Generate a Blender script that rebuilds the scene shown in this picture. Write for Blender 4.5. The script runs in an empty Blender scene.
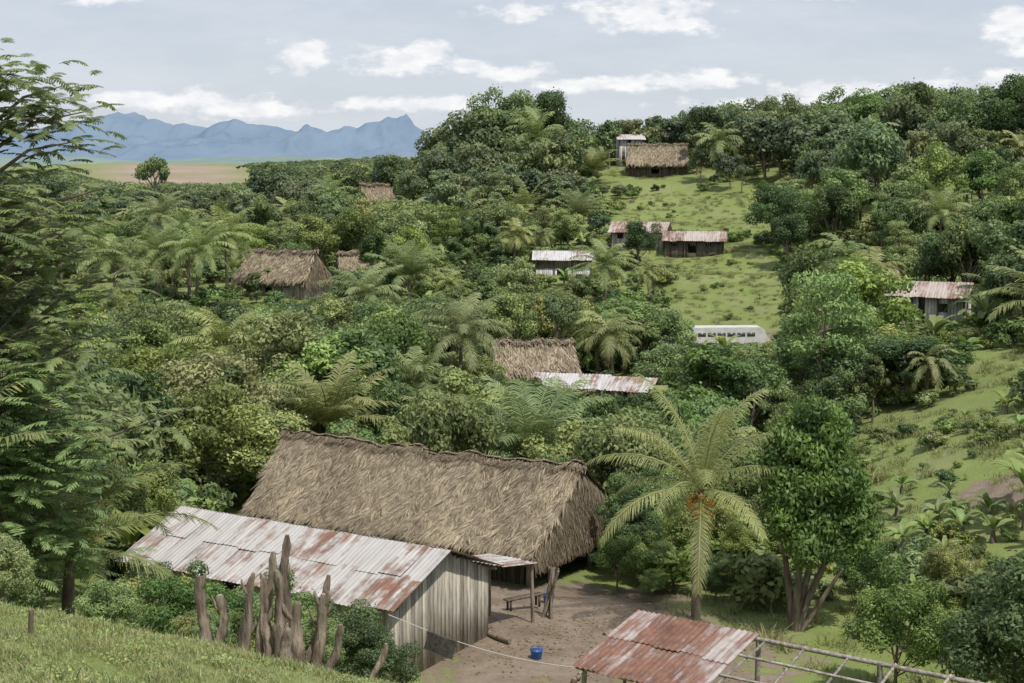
import bpy, math, numpy as np
from mathutils import Vector
R=np.random.default_rng(7)
S=bpy.context.scene
pi=math.pi
# ---------------------------------------------------------------- terrain
CP=np.array([(0,0,-1.7),(-6,0,-1.2),(8,0,-2.6),(0,-20,3),(-20,-20,4),(20,-20,1),(-2.8,8,-3.0),(-5,8,-2.9),(-12,8,-2),
(-6,17,-5.15),(-3.8,18,-6.0),(-1.5,20,-7.2),(2,8,-4.9),(3,14,-7.3),(4,20,-9.3),(8,30,-13.6),(0,30,-12.0),(-4,29,-11.0),(-9,28,-9.6),(-14,30,-8.5),(-20,28,-7),(-25,45,-10),
(-3.6,42,-14.9),(-12,48,-14.4),(-7,47,-14.6),(0,46,-14.9),(3,52,-15.6),(2,60,-16),(-10,66,-16),(-16,56,-15),(9,37,-15.2),(4,39,-15),(13,33,-15.2),(9,49,-15.5),(14,45,-15.8),(20,30,-14),
(-30,60,-14),(-20,82,-17),(0,80,-18),(14,72,-17),(17,57,-15.6),(21,72,-13.5),(29,98,-12.9),(42,80,-9),(26,58,-13),(36,130,-12.8),(24,128,-16.5),
(0,110,-18.5),(-20,110,-17),(16,110,-17.8),(22,150,-18.4),(12,140,-18),(24,165,-14.9),(22,156,-17.2),(6,180,-13.0),(19.5,190,-10.8),(27,200,-9.3),(27,215,-7.0),(28,230,-4.6),
(23,252,-1.6),(15,265,-.5),(40,270,0),(70,270,2),(95,260,3),(60,300,3),(85,200,-3),(60,170,-9),(55,130,-10.5),(85,130,-4),(-2,250,-4),(-22,242,-7.4),(-40,200,-12),(-70,200,-12),(-22,150,-12.8),(-35,150,-12.8),
(-60,100,-13.5),(-60,300,-13),(0,350,-9),(100,360,-4),(-120,200,-12),(160,200,2),(-150,400,-13),(0,450,-12),(200,420,-5),(-100,40,-6),(100,40,0)],float)
def ker(r2): return np.sqrt(r2+9.0)
_A=ker(((CP[:,None,:2]-CP[None,:,:2])**2).sum(-1)); _n=len(CP)
_M=np.zeros((_n+1,_n+1)); _M[:_n,:_n]=_A; _M[_n,:_n]=1; _M[:_n,_n]=1
_w=np.linalg.solve(_M,np.append(CP[:,2],0))
def sst(a,b,x):
    t=np.clip((x-a)/(b-a),0,1); return t*t*(3-2*t)
def gz(x,y):
    x=np.asarray(x,float); y=np.asarray(y,float)
    sh=x.shape; xf=x.ravel(); yf=y.ravel()
    r2=(xf[:,None]-CP[None,:,0])**2+(yf[:,None]-CP[None,:,1])**2
    z=ker(r2)@_w[:_n]+_w[_n]
    far=-12+13*np.exp(-((xf+260)/250)**2-((yf-1100)/350)**2)
    w=sst(380,650,np.hypot(xf,yf-60))
    z=z*(1-w)+far*w
    a=0.05+0.35*sst(60,120,yf)
    z+=a*(np.sin(xf*.43+1.3*np.sin(yf*.21))+np.sin(yf*.37+1.7*np.sin(xf*.19+2)))*.6
    z+=.04*np.sin(xf*2.1+yf*.7)*np.sin(yf*1.7-xf*.5)
    return z.reshape(sh)
def g1(x,y): return float(gz(np.array([x]),np.array([y]))[0])
# ---------------------------------------------------------------- material helpers
class NT:
    def __init__(s,name):
        s.m=bpy.data.materials.new(name); s.m.use_nodes=True; s.t=s.m.node_tree; s.t.nodes.clear()
        s.out=s.n('ShaderNodeOutputMaterial')
    def n(s,ty,**k):
        n=s.t.nodes.new(ty)
        for a,b in k.items(): setattr(n,a,b)
        return n
    def l(s,a,b): s.t.links.new(a,b)
    def set(s,sock,v):
        if isinstance(v,bpy.types.NodeSocket): s.l(v,sock)
        else:
            if isinstance(v,(tuple,list)) and len(v)==3 and sock.type=='RGBA': v=(*v,1)
            sock.default_value=v
    def math(s,op,a,b=0.0,clamp=False):
        n=s.n('ShaderNodeMath',operation=op); n.use_clamp=clamp; s.set(n.inputs[0],a); s.set(n.inputs[1],b); return n.outputs[0]
    def mix(s,f,a,b):
        n=s.n('ShaderNodeMixRGB'); s.set(n.inputs[0],f); s.set(n.inputs[1],a); s.set(n.inputs[2],b); return n.outputs[0]
    def attr(s,name):
        return s.n('ShaderNodeAttribute',attribute_name=name).outputs['Fac']
    def coord(s,scale=(1,1,1),kind='Object'):
        c=s.n('ShaderNodeTexCoord') if kind!='Pos' else s.n('ShaderNodeNewGeometry')
        m=s.n('ShaderNodeMapping'); m.inputs['Scale'].default_value=scale
        s.l(c.outputs[kind if kind!='Pos' else 'Position'],m.inputs[0]); return m.outputs[0]
    def noise(s,sc,co,det=4,rough=.6,lo=.35,hi=.65):
        n=s.n('ShaderNodeTexNoise'); n.inputs['Scale'].default_value=sc; n.inputs['Detail'].default_value=det; n.inputs['Roughness'].default_value=rough
        s.l(co,n.inputs['Vector'])
        r=s.n('ShaderNodeMapRange'); r.inputs[1].default_value=lo; r.inputs[2].default_value=hi; s.l(n.outputs[0],r.inputs[0]); return r.outputs[0]
    def pbr(s,col,rough=.8,spec=.3,metal=0,bump=None,bs=.3,bd=.05):
        p=s.n('ShaderNodeBsdfPrincipled'); s.set(p.inputs['Base Color'],col); s.set(p.inputs['Roughness'],rough)
        s.set(p.inputs['Specular IOR Level'],spec); s.set(p.inputs['Metallic'],metal)
        if bump is not None:
            b=s.n('ShaderNodeBump'); b.inputs['Strength'].default_value=bs; b.inputs['Distance'].default_value=bd; s.l(bump,b.inputs['Height']); s.l(b.outputs[0],p.inputs['Normal'])
        s.l(p.outputs[0],s.out.inputs[0]); return p
def leafmat(name,dark,light,var=.28,trans=.28,hv=.028,sat=.80):
    t=NT(name)
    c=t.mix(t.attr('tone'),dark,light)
    rnd=t.n('ShaderNodeObjectInfo').outputs['Random']
    h=t.n('ShaderNodeHueSaturation')
    t.l(t.math('ADD',t.math('MULTIPLY',rnd,hv*2),.484-hv),h.inputs['Hue'])
    r2=t.math('FRACT',t.math('MULTIPLY',rnd,17.3))
    t.l(t.math('ADD',t.math('MULTIPLY',r2,var*2),1.2-var),h.inputs['Value'])
    r3=t.math('FRACT',t.math('MULTIPLY',rnd,7.7))
    t.l(t.math('ADD',t.math('MULTIPLY',r3,.24),sat-.06),h.inputs['Saturation'])
    t.l(c,h.inputs['Color'])
    p=t.pbr(h.outputs[0],.5,.35)
    tr=t.n('ShaderNodeBsdfTranslucent'); 
    t.l(t.mix(.3,h.outputs[0],(.34,.44,.06)),tr.inputs[0])
    mx=t.n('ShaderNodeMixShader'); mx.inputs[0].default_value=trans
    t.l(p.outputs[0],mx.inputs[1]); t.l(tr.outputs[0],mx.inputs[2]); t.l(mx.outputs[0],t.out.inputs[0])
    return t.m
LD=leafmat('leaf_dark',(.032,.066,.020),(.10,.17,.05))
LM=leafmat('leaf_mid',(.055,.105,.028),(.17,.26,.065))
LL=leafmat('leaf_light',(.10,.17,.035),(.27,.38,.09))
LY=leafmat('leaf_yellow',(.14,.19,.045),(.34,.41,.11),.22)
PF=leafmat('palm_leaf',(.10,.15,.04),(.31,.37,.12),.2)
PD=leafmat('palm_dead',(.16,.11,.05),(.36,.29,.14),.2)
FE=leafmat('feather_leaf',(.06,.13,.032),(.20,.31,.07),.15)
GB=leafmat('grass_blade',(.15,.18,.05),(.33,.36,.13),.15,.3)
def simple(name,c1,c2,sc=6,co=(1,1,1),rough=.85,bs=.4,spec=.2,useTone=False):
    t=NT(name); cc=t.coord(co); n=t.noise(sc,cc,5)
    col=t.mix(n,c1,c2)
    if useTone:
        h=t.n('ShaderNodeHueSaturation'); t.l(col,h.inputs['Color']); t.l(t.math('ADD',t.math('MULTIPLY',t.attr('tone'),.8),.6),h.inputs['Value']); col=h.outputs[0]
    t.pbr(col,rough,spec,0,n,bs,.03); return t.m
BARK=simple('bark',(.12,.09,.07),(.26,.22,.17),5,(1,1,.3))
DEADW=simple('dead_wood',(.13,.095,.07),(.36,.30,.23),9,(1,1,.18),useTone=True,bs=.8)
TIMB=simple('grey_timber',(.18,.15,.13),(.40,.36,.32),7,(1,1,1),useTone=True)
PLANK=simple('weathered_planks',(.27,.235,.19),(.50,.455,.385),4,(3,3,.35),useTone=True)
PLANKD=simple('dark_planks',(.07,.055,.045),(.17,.14,.11),4,(3,3,.4),useTone=True)
WHITEW=simple('limewashed_wall',(.50,.48,.44),(.68,.66,.62),3,useTone=True)
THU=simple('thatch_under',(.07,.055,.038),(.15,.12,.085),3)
t=NT('thatch_straw'); n=t.noise(.55,t.coord((1,1.6,1.6)),6,.7,.35,.65)
c=t.mix(t.attr('tone'),(.125,.095,.062),(.56,.465,.32)); c2=t.mix(t.math('MULTIPLY',n,.5),c,(.21,.175,.13)); t.pbr(c2,.95,.1); THS=t.m
def rustmat(name,base,rustamt):
    t=NT(name); ton=t.attr('tone')
    a=t.noise(1.0,t.coord((5,.6,.6)),5,.65,.3,.7); b=t.noise(2.2,t.coord((1,1,1)),5,.7,.35,.65); e=t.noise(.35,t.coord((1,1,1)),3,.5,.35,.65)
    f=t.math('ADD',t.math('MULTIPLY',a,.5),t.math('MULTIPLY',b,.35)); f=t.math('ADD',f,t.math('MULTIPLY',e,.3)); f=t.math('ADD',f,t.math('MULTIPLY',ton,.5))
    r=t.n('ShaderNodeMapRange'); r.inputs[1].default_value=1.35-rustamt; r.inputs[2].default_value=1.7-rustamt; t.l(f,r.inputs[0])
    rc=t.mix(b,(.11,.055,.038),(.27,.14,.095)); bc=t.mix(a,base,tuple(v*.66 for v in base))
    t.pbr(t.mix(r.outputs[0],bc,rc),.65,.3,0,b,.15,.02); return t.m
TIN=rustmat('tin_weathered',(.55,.52,.49),.54)
TINW=rustmat('tin_pale',(.62,.60,.58),.42)
RUST=rustmat('tin_rusted',(.48,.42,.39),.84)
RUSTP=rustmat('tin_pinkish',(.54,.46,.41),.58)
# ---------------------------------------------------------------- mesh builder (all quads)
class QB:
    def __init__(s): s.v=[];s.f=[];s.m=[];s.t=[];s.n=0
    def add(s,V,F,mat=0,tone=.5):
        V=np.asarray(V,float).reshape(-1,3); F=np.asarray(F,int).reshape(-1,4)
        s.v.append(V); s.f.append(F+s.n); s.m.append(np.full(len(F),mat)); 
        s.t.append(np.full(len(V),tone) if np.isscalar(tone) else np.asarray(tone,float)); s.n+=len(V)
    def box(s,c,d,mat=0,tone=.5,rz=0):
        c=np.array(c,float); h=np.array(d,float)/2
        V=np.array([(x,y,z) for x in(-1,1) for y in(-1,1) for z in(-1,1)])*h
        if rz: co,si=math.cos(rz),math.sin(rz); V=np.c_[V[:,0]*co-V[:,1]*si,V[:,0]*si+V[:,1]*co,V[:,2]]
        s.add(V+c,[(0,1,3,2),(4,6,7,5),(0,4,5,1),(2,3,7,6),(0,2,6,4),(1,5,7,3)],mat,tone)
    def tube(s,P,r,k=6,mat=0,tone=.5,rough=0,rng=None):
        P=np.asarray(P,float); n=len(P); r=np.broadcast_to(r,(n,)).astype(float)
        T=np.gradient(P,axis=0); T/=np.linalg.norm(T,axis=1)[:,None]+1e-9
        ref=np.array([1,0,0.]) if abs(T[0,0])<.8 else np.array([0,1,0.])
        a=np.cross(T,ref); a/=np.linalg.norm(a,axis=1)[:,None]+1e-9; b=np.cross(T,a)
        th=np.arange(k)*2*pi/k; rr=r[:,None,None]*np.ones((n,k,1))
        if rough: rr=rr*(1+rough*rng.normal(size=(1,k,1))+rough*.6*rng.normal(size=(n,k,1)))
        V=P[:,None]+rr*(np.cos(th)[None,:,None]*a[:,None]+np.sin(th)[None,:,None]*b[:,None])
        i=np.arange(n-1)[:,None]*k; j=np.arange(k)[None]; j2=(j+1)%k
        F=np.stack([i+j,i+j2,i+k+j2,i+k+j],-1).reshape(-1,4)
        s.add(V.reshape(-1,3),F,mat,tone)
        if k>=4:
            VV=V.reshape(-1,3)
            for base in (0,(n-1)*k):
                c=VV[base:base+k].mean(0)
                for q in range(k): s.add([c,VV[base+q],VV[base+(q+1)%k],c+1e-4],[(0,1,2,3)],mat,tone)
    def beam(s,p,q,w=.08,mat=0,tone=.5): s.tube([p,q],w/2*1.3,4,mat,tone)
    def mesh(s,name,mats,smooth=False):
        V=np.concatenate(s.v);F=np.concatenate(s.f);M=np.concatenate(s.m);T=np.concatenate(s.t)
        me=bpy.data.meshes.new(name); me.vertices.add(len(V)); me.vertices.foreach_set('co',V.ravel())
        me.loops.add(len(F)*4); me.loops.foreach_set('vertex_index',F.ravel().astype(np.int32))
        me.polygons.add(len(F)); me.polygons.foreach_set('loop_start',np.arange(len(F),dtype=np.int32)*4)
        for m in mats: me.materials.append(m)
        me.polygons.foreach_set('material_index',M.astype(np.int32))
        me.update(calc_edges=True)
        a=me.attributes.new('tone','FLOAT','POINT'); a.data.foreach_set('value',T)
        if smooth: me.polygons.foreach_set('use_smooth',np.ones(len(F),bool))
        return me
def obj(name,me,loc=(0,0,0),rz=0,sc=(1,1,1),parent=None,link=True):
    o=bpy.data.objects.new(name,me); o.location=loc; o.rotation_euler=(0,0,rz); o.scale=sc if isinstance(sc,tuple) else (sc,)*3
    if link: S.collection.objects.link(o)
    if parent: o.parent=parent
    return o
def nrm(a): return a/(np.linalg.norm(a,axis=-1,keepdims=True)+1e-9)
def leaves(b,C,N,L,W,mat,tone,rng,droop=.3):
    n=len(C); T=nrm(np.cross(N,rng.normal(size=(n,3)))); T[:,2]-=droop; T=nrm(T); B=nrm(np.cross(N,T))
    l=(L*rng.uniform(.6,1.3,n))[:,None]/2; w=(W*rng.uniform(.7,1.3,n))[:,None]/2
    up=nrm(np.cross(T,B))*w*.35
    V=np.stack([C-T*l,C+B*w+up,C+T*l,C-B*w+up],1).reshape(-1,3)
    b.add(V,np.arange(n*4).reshape(-1,4),mat,np.repeat(tone,4))
def crown(b,rng,center,rad,nb,nl,L,W,mat,shape='round',br=(.24,.4),zmin=-.6,trunk=None,tk=.12,droop=.3,stray=.12):
    center=np.array(center,float); rad=np.array(rad,float); bc=[];bR=[]
    lop=nrm(rng.normal(size=3))*np.array([1,1,.3])
    for i in range(nb):
        while True:
            d=nrm(rng.normal(size=3)); 
            if d[2]>zmin: break
        rr=rng.uniform(.4,.95)*(1+.22*float(d@lop)); k=1.0
        p=d*rr
        if shape=='cone': k=1.15-.55*(p[2]+1)/2*1.2
        if shape=='flat': p[2]=rng.choice([-.6,-.1,.35,.75])+rng.uniform(-.08,.08); k=1-.35*abs(p[2])
        c=center+p*rad*np.array([k,k,1]); bc.append(c); bR.append(rng.uniform(*br)*rad[:2].mean()*(.8 if shape=='cone' else 1))
    per=nl//nb
    for c,r in zip(bc,bR):
        n=int(per*(r/(np.mean(bR)))**1.6)+8
        d=nrm(rng.normal(size=(n,3))+np.array([0,0,.25])); fl=.45 if shape=='flat' else .8
        rad_=r*rng.uniform(.45,1.12,n)**.7; rad_=np.where(rng.random(n)<stray,rad_*rng.uniform(1.05,1.55,n),rad_)
        P=c+d*rad_[:,None]*np.array([1,1,fl])
        N=nrm(d+rng.normal(size=(n,3))*.55+np.array([0,0,.35]))
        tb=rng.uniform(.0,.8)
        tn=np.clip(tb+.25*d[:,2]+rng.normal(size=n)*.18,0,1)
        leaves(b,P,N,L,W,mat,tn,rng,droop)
    if trunk is not None:
        base=np.array(trunk,float); mid=center+np.array([0,0,-rad[2]*.35])
        q=(base+mid)/2+rng.normal(size=3)*np.array([.15,.15,0])*rad[0]*.4
        ts=np.linspace(0,1,7)[:,None]; P=(1-ts)**2*base+2*ts*(1-ts)*q+ts**2*mid
        b.tube(P,np.linspace(tk*1.25,tk*.7,7),7,1,.5)
        for c in bc[:min(nb,12)]:
            s0=P[rng.integers(3,7)]; m=(s0+c)/2+np.array([0,0,-.08*rad[2]])
            b.tube([s0,m,c],[tk*.5,tk*.32,tk*.12],5,1,.5)
mat_of={0:LD,1:LM,2:LL,3:LY,4:FE}
# far hillside foliage, with aerial haze mixed into the leaf colours
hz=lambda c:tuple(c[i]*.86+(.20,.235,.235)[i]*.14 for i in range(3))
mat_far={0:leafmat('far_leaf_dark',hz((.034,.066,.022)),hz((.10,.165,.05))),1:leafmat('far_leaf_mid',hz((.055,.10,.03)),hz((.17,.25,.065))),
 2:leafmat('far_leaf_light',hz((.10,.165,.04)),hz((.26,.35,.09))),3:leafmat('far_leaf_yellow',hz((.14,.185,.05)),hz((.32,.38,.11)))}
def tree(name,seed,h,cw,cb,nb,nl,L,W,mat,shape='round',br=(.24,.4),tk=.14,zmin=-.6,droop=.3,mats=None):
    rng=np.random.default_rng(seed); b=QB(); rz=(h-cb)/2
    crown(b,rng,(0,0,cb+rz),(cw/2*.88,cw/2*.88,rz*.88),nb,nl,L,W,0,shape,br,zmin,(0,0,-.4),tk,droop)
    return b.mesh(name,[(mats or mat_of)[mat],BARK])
def frond(b,rng,base,az,el,L,nl,ll,lw,droop,mat=0,hang=.5,tone=.5,fold=.25,k=10):
    ts=np.linspace(0,1,k); a=el-droop*ts**1.4
    D=np.c_[math.cos(az)*np.cos(a),math.sin(az)*np.cos(a),np.sin(a)]
    P=np.array(base)+np.vstack([np.zeros(3),np.cumsum(D[:-1]*L/(k-1),0)])
    b.tube(P,np.linspace(.010*L,.003*L,k),3,mat,min(1,tone+.35))
    tt=np.linspace(.12,.99,nl)
    Pp=np.stack([np.interp(tt,ts,P[:,i]) for i in range(3)],1); Dd=nrm(np.stack([np.interp(tt,ts,D[:,i]) for i in range(3)],1))
    sv=np.array([-math.sin(az),math.cos(az),0]); upv=nrm(np.cross(Dd,sv[None]))
    upv*=np.sign(upv[:,2:3]+1e-6)
    for sg in(-1,1):
        l=ll*np.sin(pi*(.13+.8*tt))**.6*rng.uniform(.8,1.1,nl)
        d=nrm(sv*sg+Dd*(.35+.7*tt)[:,None]+upv*fold+rng.normal(size=(nl,3))*.09-np.array([0,0,1])*hang*.35)
        d2=nrm(d-np.array([0,0,1])*hang*rng.uniform(.6,1.3,nl)[:,None])
        m=Pp+d*(l*.5)[:,None]; e=m+d2*(l*.5)[:,None]; w=Dd*lw/2
        V=np.stack([Pp-w*.6,Pp+w*.6,m+w,m-w,e+w*.15,e-w*.15],1).reshape(-1,3)
        i=np.arange(nl)[:,None]*6; F=np.concatenate([i+np.array([[0,1,2,3]]),i+np.array([[3,2,4,5]])])
        b.add(V,F,mat,np.repeat(np.clip(tone+rng.normal(size=nl)*.12,0,1),6))
FRUIT=simple('coconut_fruit',(.50,.20,.04),(.62,.36,.10),5,rough=.5)
def palm(name,seed,th,fl,nf,el0=(-.5,1.35),droop=(1.2,1.9),nl=46,ll=.75,lw=.06,dead=2,lean=.3,fruit=False,tk=.13,hang=.6):
    rng=np.random.default_rng(seed); b=QB()
    ts=np.linspace(0,1,9); P=np.c_[lean*ts**2,0*ts,-.3-2*(ts<.01)+(th+.3)*ts]; b.tube(P,np.linspace(tk*1.4,tk*.85,9),8,1,.5)
    top=P[-1]
    for i in range(nf):
        az=i*2.399+rng.uniform(-.25,.25); f=i/nf; el=el0[1]-(el0[1]-el0[0])*f**.9+rng.uniform(-.12,.12)
        frond(b,rng,top+np.array([0,0,rng.uniform(-.1,.15)]),az,el,fl*rng.uniform(.82,1.08),nl,ll,lw,rng.uniform(*droop),0,hang,rng.uniform(.25,.9))
    for i in range(dead):
        frond(b,rng,top-np.array([0,0,.1]),rng.uniform(0,6.28),-.7,fl*.7,nl//2,ll*.7,lw,.8,2,.8,.4)
    if fruit:
        for i in range(22):
            a=rng.uniform(0,6.28); r=rng.uniform(.2,.42); c=top+np.array([math.cos(a)*r,math.sin(a)*r,-rng.uniform(.2,.85)])
            th_=np.linspace(-1,1,6); PP=c+np.c_[0*th_,0*th_,th_*.14]; b.tube(PP,.125*np.sqrt(np.clip(1.02-th_**2,0.02,1)),8,3,.5)
    return b.mesh(name,[PF,BARK,PD,FRUIT])
def banana(name,seed,n=9,L=1.8,W=.42,th=1.3,mat=None):
    rng=np.random.default_rng(seed); b=QB()
    b.tube([(0,0,-.2),(.03,0,th*.6),(0,.02,th)],[.12,.1,.05],7,1,.5)
    for i in range(n):
        az=i*2.4+rng.uniform(-.3,.3); el=rng.uniform(.5,1.35); k=9; ts=np.linspace(0,1,k); a=el-rng.uniform(1,1.7)*ts**1.5
        D=np.c_[math.cos(az)*np.cos(a),math.sin(az)*np.cos(a),np.sin(a)]; l=L*rng.uniform(.7,1.1)
        P=np.array([0,0,th*.9])+np.vstack([np.zeros(3),np.cumsum(D[:-1]*l/(k-1),0)])
        w=W*np.clip(np.sin(pi*np.clip((ts-.12)/.95,0,1))**.55,.03,1)/2
        sv=np.array([-math.sin(az),math.cos(az),0]); up=nrm(np.cross(D,sv)); up*=np.sign(up[:,2:3]+1e-6)
        ed=rng.uniform(.7,1.1,(k,1))
        V=np.concatenate([P,P+sv*w[:,None]*ed+up*w[:,None]*.3,P-sv*w[:,None]*ed[::-1]+up*w[:,None]*.3])
        i0=np.arange(k-1)[:,None]; F=np.concatenate([i0+np.array([[0,1,1+k,k]]),i0+np.array([[1,0,2*k,2*k+1]])])
        b.add(V,F,0,np.clip(rng.uniform(.1,.6)+rng.normal(size=3*k)*.08,0,1))
    return b.mesh(name,[mat or LL,BARK])
# ---------------------------------------------------------------- instancing
def scatter(name,pts,rot,scl,idx,coll):
    me=bpy.data.meshes.new(name); me.from_pydata([tuple(p) for p in pts],[],[])
    a=me.attributes.new('rot','FLOAT_VECTOR','POINT'); a.data.foreach_set('vector',np.asarray(rot,float).ravel())
    a=me.attributes.new('scl','FLOAT_VECTOR','POINT'); a.data.foreach_set('vector',np.asarray(scl,float).ravel())
    a=me.attributes.new('idx','INT','POINT'); a.data.foreach_set('value',np.asarray(idx,np.int32))
    o=obj(name,me); ng=bpy.data.node_groups.new(name+'_gn','GeometryNodeTree')
    ng.interface.new_socket('Geometry',in_out='INPUT',socket_type='NodeSocketGeometry'); ng.interface.new_socket('Geometry',in_out='OUTPUT',socket_type='NodeSocketGeometry')
    N=ng.nodes.new; gi=N('NodeGroupInput'); go=N('NodeGroupOutput'); ip=N('GeometryNodeInstanceOnPoints'); ci=N('GeometryNodeCollectionInfo')
    ci.inputs['Collection'].default_value=coll; ci.inputs['Separate Children'].default_value=True; ci.inputs['Reset Children'].default_value=True
    ip.inputs['Pick Instance'].default_value=True
    def na(n,ty):
        q=N('GeometryNodeInputNamedAttribute'); q.data_type=ty; q.inputs['Name'].default_value=n
        return [s for s in q.outputs if s.enabled][0]
    L=ng.links.new; L(gi.outputs[0],ip.inputs['Points']); L(ci.outputs[0],ip.inputs['Instance']); L(na('idx','INT'),ip.inputs['Instance Index'])
    L(na('rot','FLOAT_VECTOR'),ip.inputs['Rotation']); L(na('scl','FLOAT_VECTOR'),ip.inputs['Scale']); L(ip.outputs[0],go.inputs[0])
    m=o.modifiers.new('scatter','NODES'); m.node_group=ng; return o
PR=bpy.data.collections.new('tree_kinds')
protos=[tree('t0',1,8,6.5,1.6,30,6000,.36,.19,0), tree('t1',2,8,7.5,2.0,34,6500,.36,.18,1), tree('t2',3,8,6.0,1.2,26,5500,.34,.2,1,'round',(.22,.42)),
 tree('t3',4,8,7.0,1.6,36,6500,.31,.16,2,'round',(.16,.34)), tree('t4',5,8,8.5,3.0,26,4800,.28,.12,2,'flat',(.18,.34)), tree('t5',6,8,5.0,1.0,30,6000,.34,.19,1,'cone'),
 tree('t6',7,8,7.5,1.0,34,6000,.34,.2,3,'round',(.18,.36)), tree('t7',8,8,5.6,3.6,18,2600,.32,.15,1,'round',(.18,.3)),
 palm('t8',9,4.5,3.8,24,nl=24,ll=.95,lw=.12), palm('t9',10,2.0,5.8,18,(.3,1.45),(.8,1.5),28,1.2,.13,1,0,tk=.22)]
for i,m in enumerate(protos): PR.objects.link(obj('tree_kind_%02d'%i,m,link=False))
DF=bpy.data.collections.new('distant_tree_kinds')
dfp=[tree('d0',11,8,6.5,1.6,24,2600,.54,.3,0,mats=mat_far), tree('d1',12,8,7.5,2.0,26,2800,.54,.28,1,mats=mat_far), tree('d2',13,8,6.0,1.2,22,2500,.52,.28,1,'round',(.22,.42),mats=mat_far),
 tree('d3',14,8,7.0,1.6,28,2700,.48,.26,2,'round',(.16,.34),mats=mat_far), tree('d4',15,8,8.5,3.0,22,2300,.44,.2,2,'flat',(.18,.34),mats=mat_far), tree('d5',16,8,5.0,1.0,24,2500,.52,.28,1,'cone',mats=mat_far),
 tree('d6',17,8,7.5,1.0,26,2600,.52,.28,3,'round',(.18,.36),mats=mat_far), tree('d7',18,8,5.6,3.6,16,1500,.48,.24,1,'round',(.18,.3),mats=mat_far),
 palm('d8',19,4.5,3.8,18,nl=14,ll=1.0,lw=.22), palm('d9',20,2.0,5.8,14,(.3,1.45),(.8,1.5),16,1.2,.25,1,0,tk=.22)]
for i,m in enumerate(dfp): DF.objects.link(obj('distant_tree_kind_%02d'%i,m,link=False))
SH=bpy.data.collections.new('shrub_kinds')
def shrub(name,seed,mat,n=1100,L=.25,W=.14,h=1.8,w=2.6,nb=16):
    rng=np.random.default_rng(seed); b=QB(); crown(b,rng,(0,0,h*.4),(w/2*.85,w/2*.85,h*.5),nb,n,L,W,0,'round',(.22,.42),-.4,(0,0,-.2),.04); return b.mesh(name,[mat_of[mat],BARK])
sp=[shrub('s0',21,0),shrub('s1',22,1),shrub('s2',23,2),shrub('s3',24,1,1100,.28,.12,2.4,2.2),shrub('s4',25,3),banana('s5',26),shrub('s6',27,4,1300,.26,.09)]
for i,m in enumerate(sp): SH.objects.link(obj('shrub_kind_%02d'%i,m,link=False))
TF=bpy.data.collections.new('tuft_kinds')
def tuft(name,seed,n=60,r=.5,h=.35,w=.03,mat=None):
    rng=np.random.default_rng(seed); b=QB(); p=rng.normal(size=(n,2))*r*.5; a=rng.uniform(0,6.28,n); hh=h*rng.uniform(.4,1.2,n); ln=rng.normal(size=(n,2))*h*.45
    B=np.c_[p,np.zeros(n)-.03]; dx=np.c_[np.cos(a),np.sin(a),0*a]*w/2
    M=B+np.c_[ln*.35,hh*.6]; E=B+np.c_[ln,hh]
    V=np.stack([B-dx,B+dx,M+dx*.8,M-dx*.8,E+dx*.15,E-dx*.15],1).reshape(-1,3); i=np.arange(n)[:,None]*6
    b.add(V,np.concatenate([i+np.array([[0,1,2,3]]),i+np.array([[3,2,4,5]])]),0,np.repeat(rng.uniform(0,1,n),6)); return b.mesh(name,[mat or GB])
for i,m in enumerate([tuft('g0',31),tuft('g1',32,80,.6,.25),tuft('g2',33,50,.4,.5,.04)]): TF.objects.link(obj('tuft_kind_%02d'%i,m,link=False))
NG=bpy.data.collections.new('turf_kinds')
turfs=[tuft('n0',41,60,.16,.035,.008),tuft('n1',42,55,.15,.05,.009),tuft('n2',43,40,.1,.12,.009)]
rng=np.random.default_rng(44); b=QB(); C=np.c_[rng.normal(size=(26,2))*.07,rng.uniform(.01,.04,26)]; leaves(b,C,nrm(np.c_[rng.normal(size=(26,2))*.4,np.ones(26)]),.035,.022,0,rng.uniform(.5,1,26),rng,.1); turfs.append(b.mesh('n3',[LL]))
for i,m in enumerate(turfs): NG.objects.link(obj('turf_kind_%02d'%i,m,link=False))
# ---------------------------------------------------------------- clearings and open corridors of the valley
E1=math.radians(148)
def loc(cx,cy,x,y):
    dx,dy=x-cx,y-cy; c,s=math.cos(E1),math.sin(E1); return dx*c+dy*s,-dx*s+dy*c
OPEN=[(2,47,8,7),(8,36,8,4.5),(-30,150,5,5),(6,180,6,4.5),(19.5,190,11,5),(25,168,7,10),(23,151,8,4),(23,254,9,5),(27,215,10,17),(35.2,125,6,6),(1.5,120,4.5,4),(4.5,112,5,3.5),(8.5,108,4,3),(20,67,7,14),(-18,170,3,3),(-22,238,5,4),(14.5,146,3,4),(24,182,8,7),(-17,150,6,4),(-42,148,6,4),(-18,146,5,4),(30,88,4,8),(41,118,6,4),(-50,190,7,5),(38,170,5,6)]
PALMS=[(-3.7,105,0,2.2,1),(.9,75,2,.8,2),(-10.4,84,2,.6,.5),(-1.8,79,2,0,4),(-29.5,140,0,1.4,0),(-33.5,141,1,.8,1.1),(-27.6,145,1,2.0,2.2),(-36.5,138,0,.2,3.3),(-31.5,146,0,1.9,4.4),(-10.3,150,2,1,3),(-27,225,1,0,2),(13,243,2,0,1),(39,118,2,-.8,1),(-6,95,0,0,3),(36,100,2,0,2),(-19,100,0,1,4),(-41,120,1,0,1),(9,205,2,0,3),(-13,128,0,.5,.7),(-40,170,0,2,.3),(47,165,1,1.5,1),(10,160,0,1,2)]
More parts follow.
